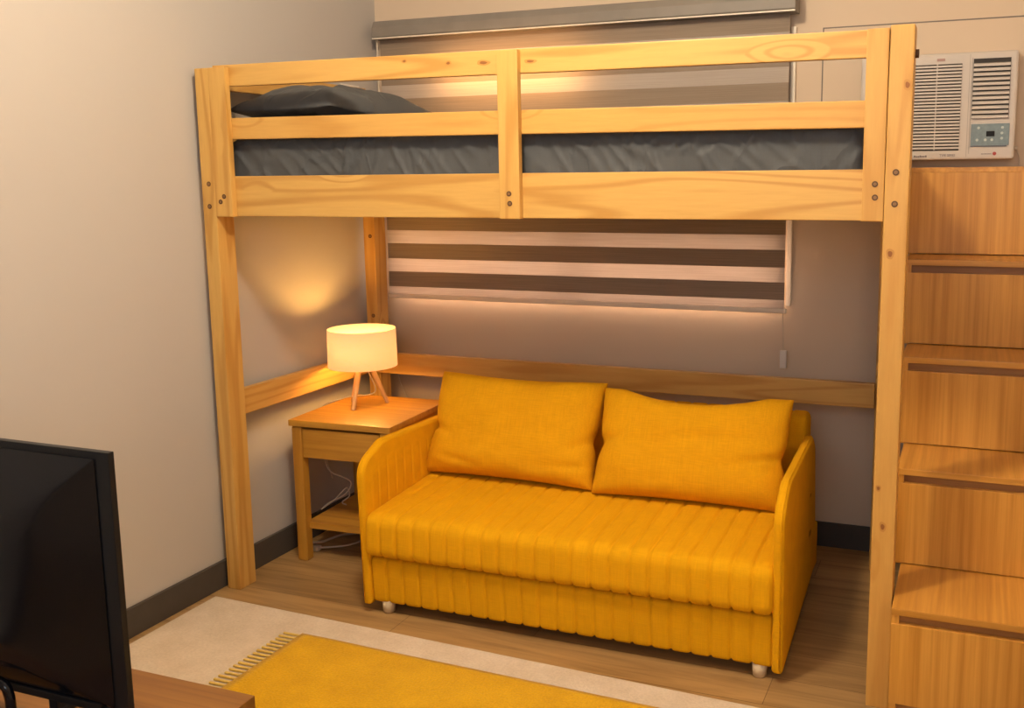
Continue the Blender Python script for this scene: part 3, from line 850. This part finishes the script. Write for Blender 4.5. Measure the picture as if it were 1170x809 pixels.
bm = bmesh.new(); tube(bm, [(.60, -2.415, .50), (.72, -2.425, .515), (.795, -2.43, .508), (.81, -2.43, .49), (.812, -2.43, .46), (.812, -2.43, .433)], .008, 10)
obj('stand_bracket', bm, M_TV, tv, True)
for x in (.28, .84):
    bm = B(x-.012, x+.012, TY-.09, TY+.12, CZ, CZ+.012, bev=.004); box(bm, x-.010, x+.010, TY+.002, TY+.03, CZ+.010, TZ0+.01, .003)
    obj('foot', bm, M_TVM, tv)

# ------------------------------------------------------------------ lights
def area(name, loc, rot, sx, sy, power, col, shape='RECTANGLE', spread=None):
    l = bpy.data.lights.new(name, 'AREA'); l.energy = power; l.color = col; l.shape = shape; l.size = sx
    if shape in ('RECTANGLE', 'ELLIPSE'): l.size_y = sy
    if spread: l.spread = spread
    o = bpy.data.objects.new(name, l); COL.objects.link(o); o.location = loc; o.rotation_euler = rot; return o
def point(name, loc, r, power, col):
    l = bpy.data.lights.new(name, 'POINT'); l.energy = power; l.color = col; l.shadow_soft_size = r
    o = bpy.data.objects.new(name, l); COL.objects.link(o); o.location = loc; return o
point('ceiling_lamp_light', (1.30, -1.95, 2.36), .10, 70, (1.0, .80, .56))
area('front_window_light', ((FX0+FX1)/2, YF-.04, (FZ0+FZ1)/2), (PI/2, 0, 0), FX1-FX0, FZ1-FZ0, 20, (.78, .88, 1.0))
point('table_lamp_light', (LX, LY, .705), .028, 26, (1.0, .49, .10))
area('blind_backlight', ((WX0+WX1)/2, .16, .96), (-PI/2-.08, 0, 0), WX1-WX0+.1,  .22, 15, (1.0, .72, .52), spread=math.radians(110))  # warm backlight added outside, set low so the lower sheer stripes glow
area('warm_glow_light', (.60, -.165, 1.70), (PI/2-.15, 0, 0), .55, .015, 1.6, (1.0, .50, .16))  # unseen strip without a fixture, added to warm the upper blind
wd = bpy.data.worlds.new('world'); SC.world = wd; wd.use_nodes = True
wd.node_tree.nodes['Background'].inputs[0].default_value = (.55, .6, .75, 1)
wd.node_tree.nodes['Background'].inputs[1].default_value = .15

# ------------------------------------------------------------------ camera
f, cx, cy, cz = 1146.27, 2.2382, -3.5031, 1.3161
yaw, pit, rol, px, py = .3767, -.1515, -.0099, 77.33, -29.56
cyw, syw, cp, sp, cr, sr = math.cos(yaw), math.sin(yaw), math.cos(pit), math.sin(pit), math.cos(rol), math.sin(rol)
def w_(v):   # camera-frame (right, forward, up) to world, mirrors the fitted model
    xx, yy, z2 = v
    x = xx*cr-z2*sr; zz = xx*sr+z2*cr
    y = yy*cp-zz*sp; z = yy*sp+zz*cp
    return Vector((x*cyw-y*syw, x*syw+y*cyw, z))
R_, F_, U_ = w_((1,0,0)), w_((0,1,0)), w_((0,0,1))
cam = bpy.data.cameras.new('camera'); co = bpy.data.objects.new('camera', cam); COL.objects.link(co)
co.matrix_world = Matrix(((R_.x, U_.x, -F_.x, cx), (R_.y, U_.y, -F_.y, cy), (R_.z, U_.z, -F_.z, cz), (0,0,0,1)))
cam.sensor_fit = 'HORIZONTAL'; cam.sensor_width = 36; cam.lens = f*36/1170
cam.shift_x = -px/1170; cam.shift_y = py/1170
cam.clip_start = .02
SC.camera = co
SC.view_settings.view_transform = 'Standard'; SC.view_settings.look = 'None'
SC.view_settings.exposure = 0.1; SC.view_settings.gamma = 1.0
SC.view_settings.use_curve_mapping = False
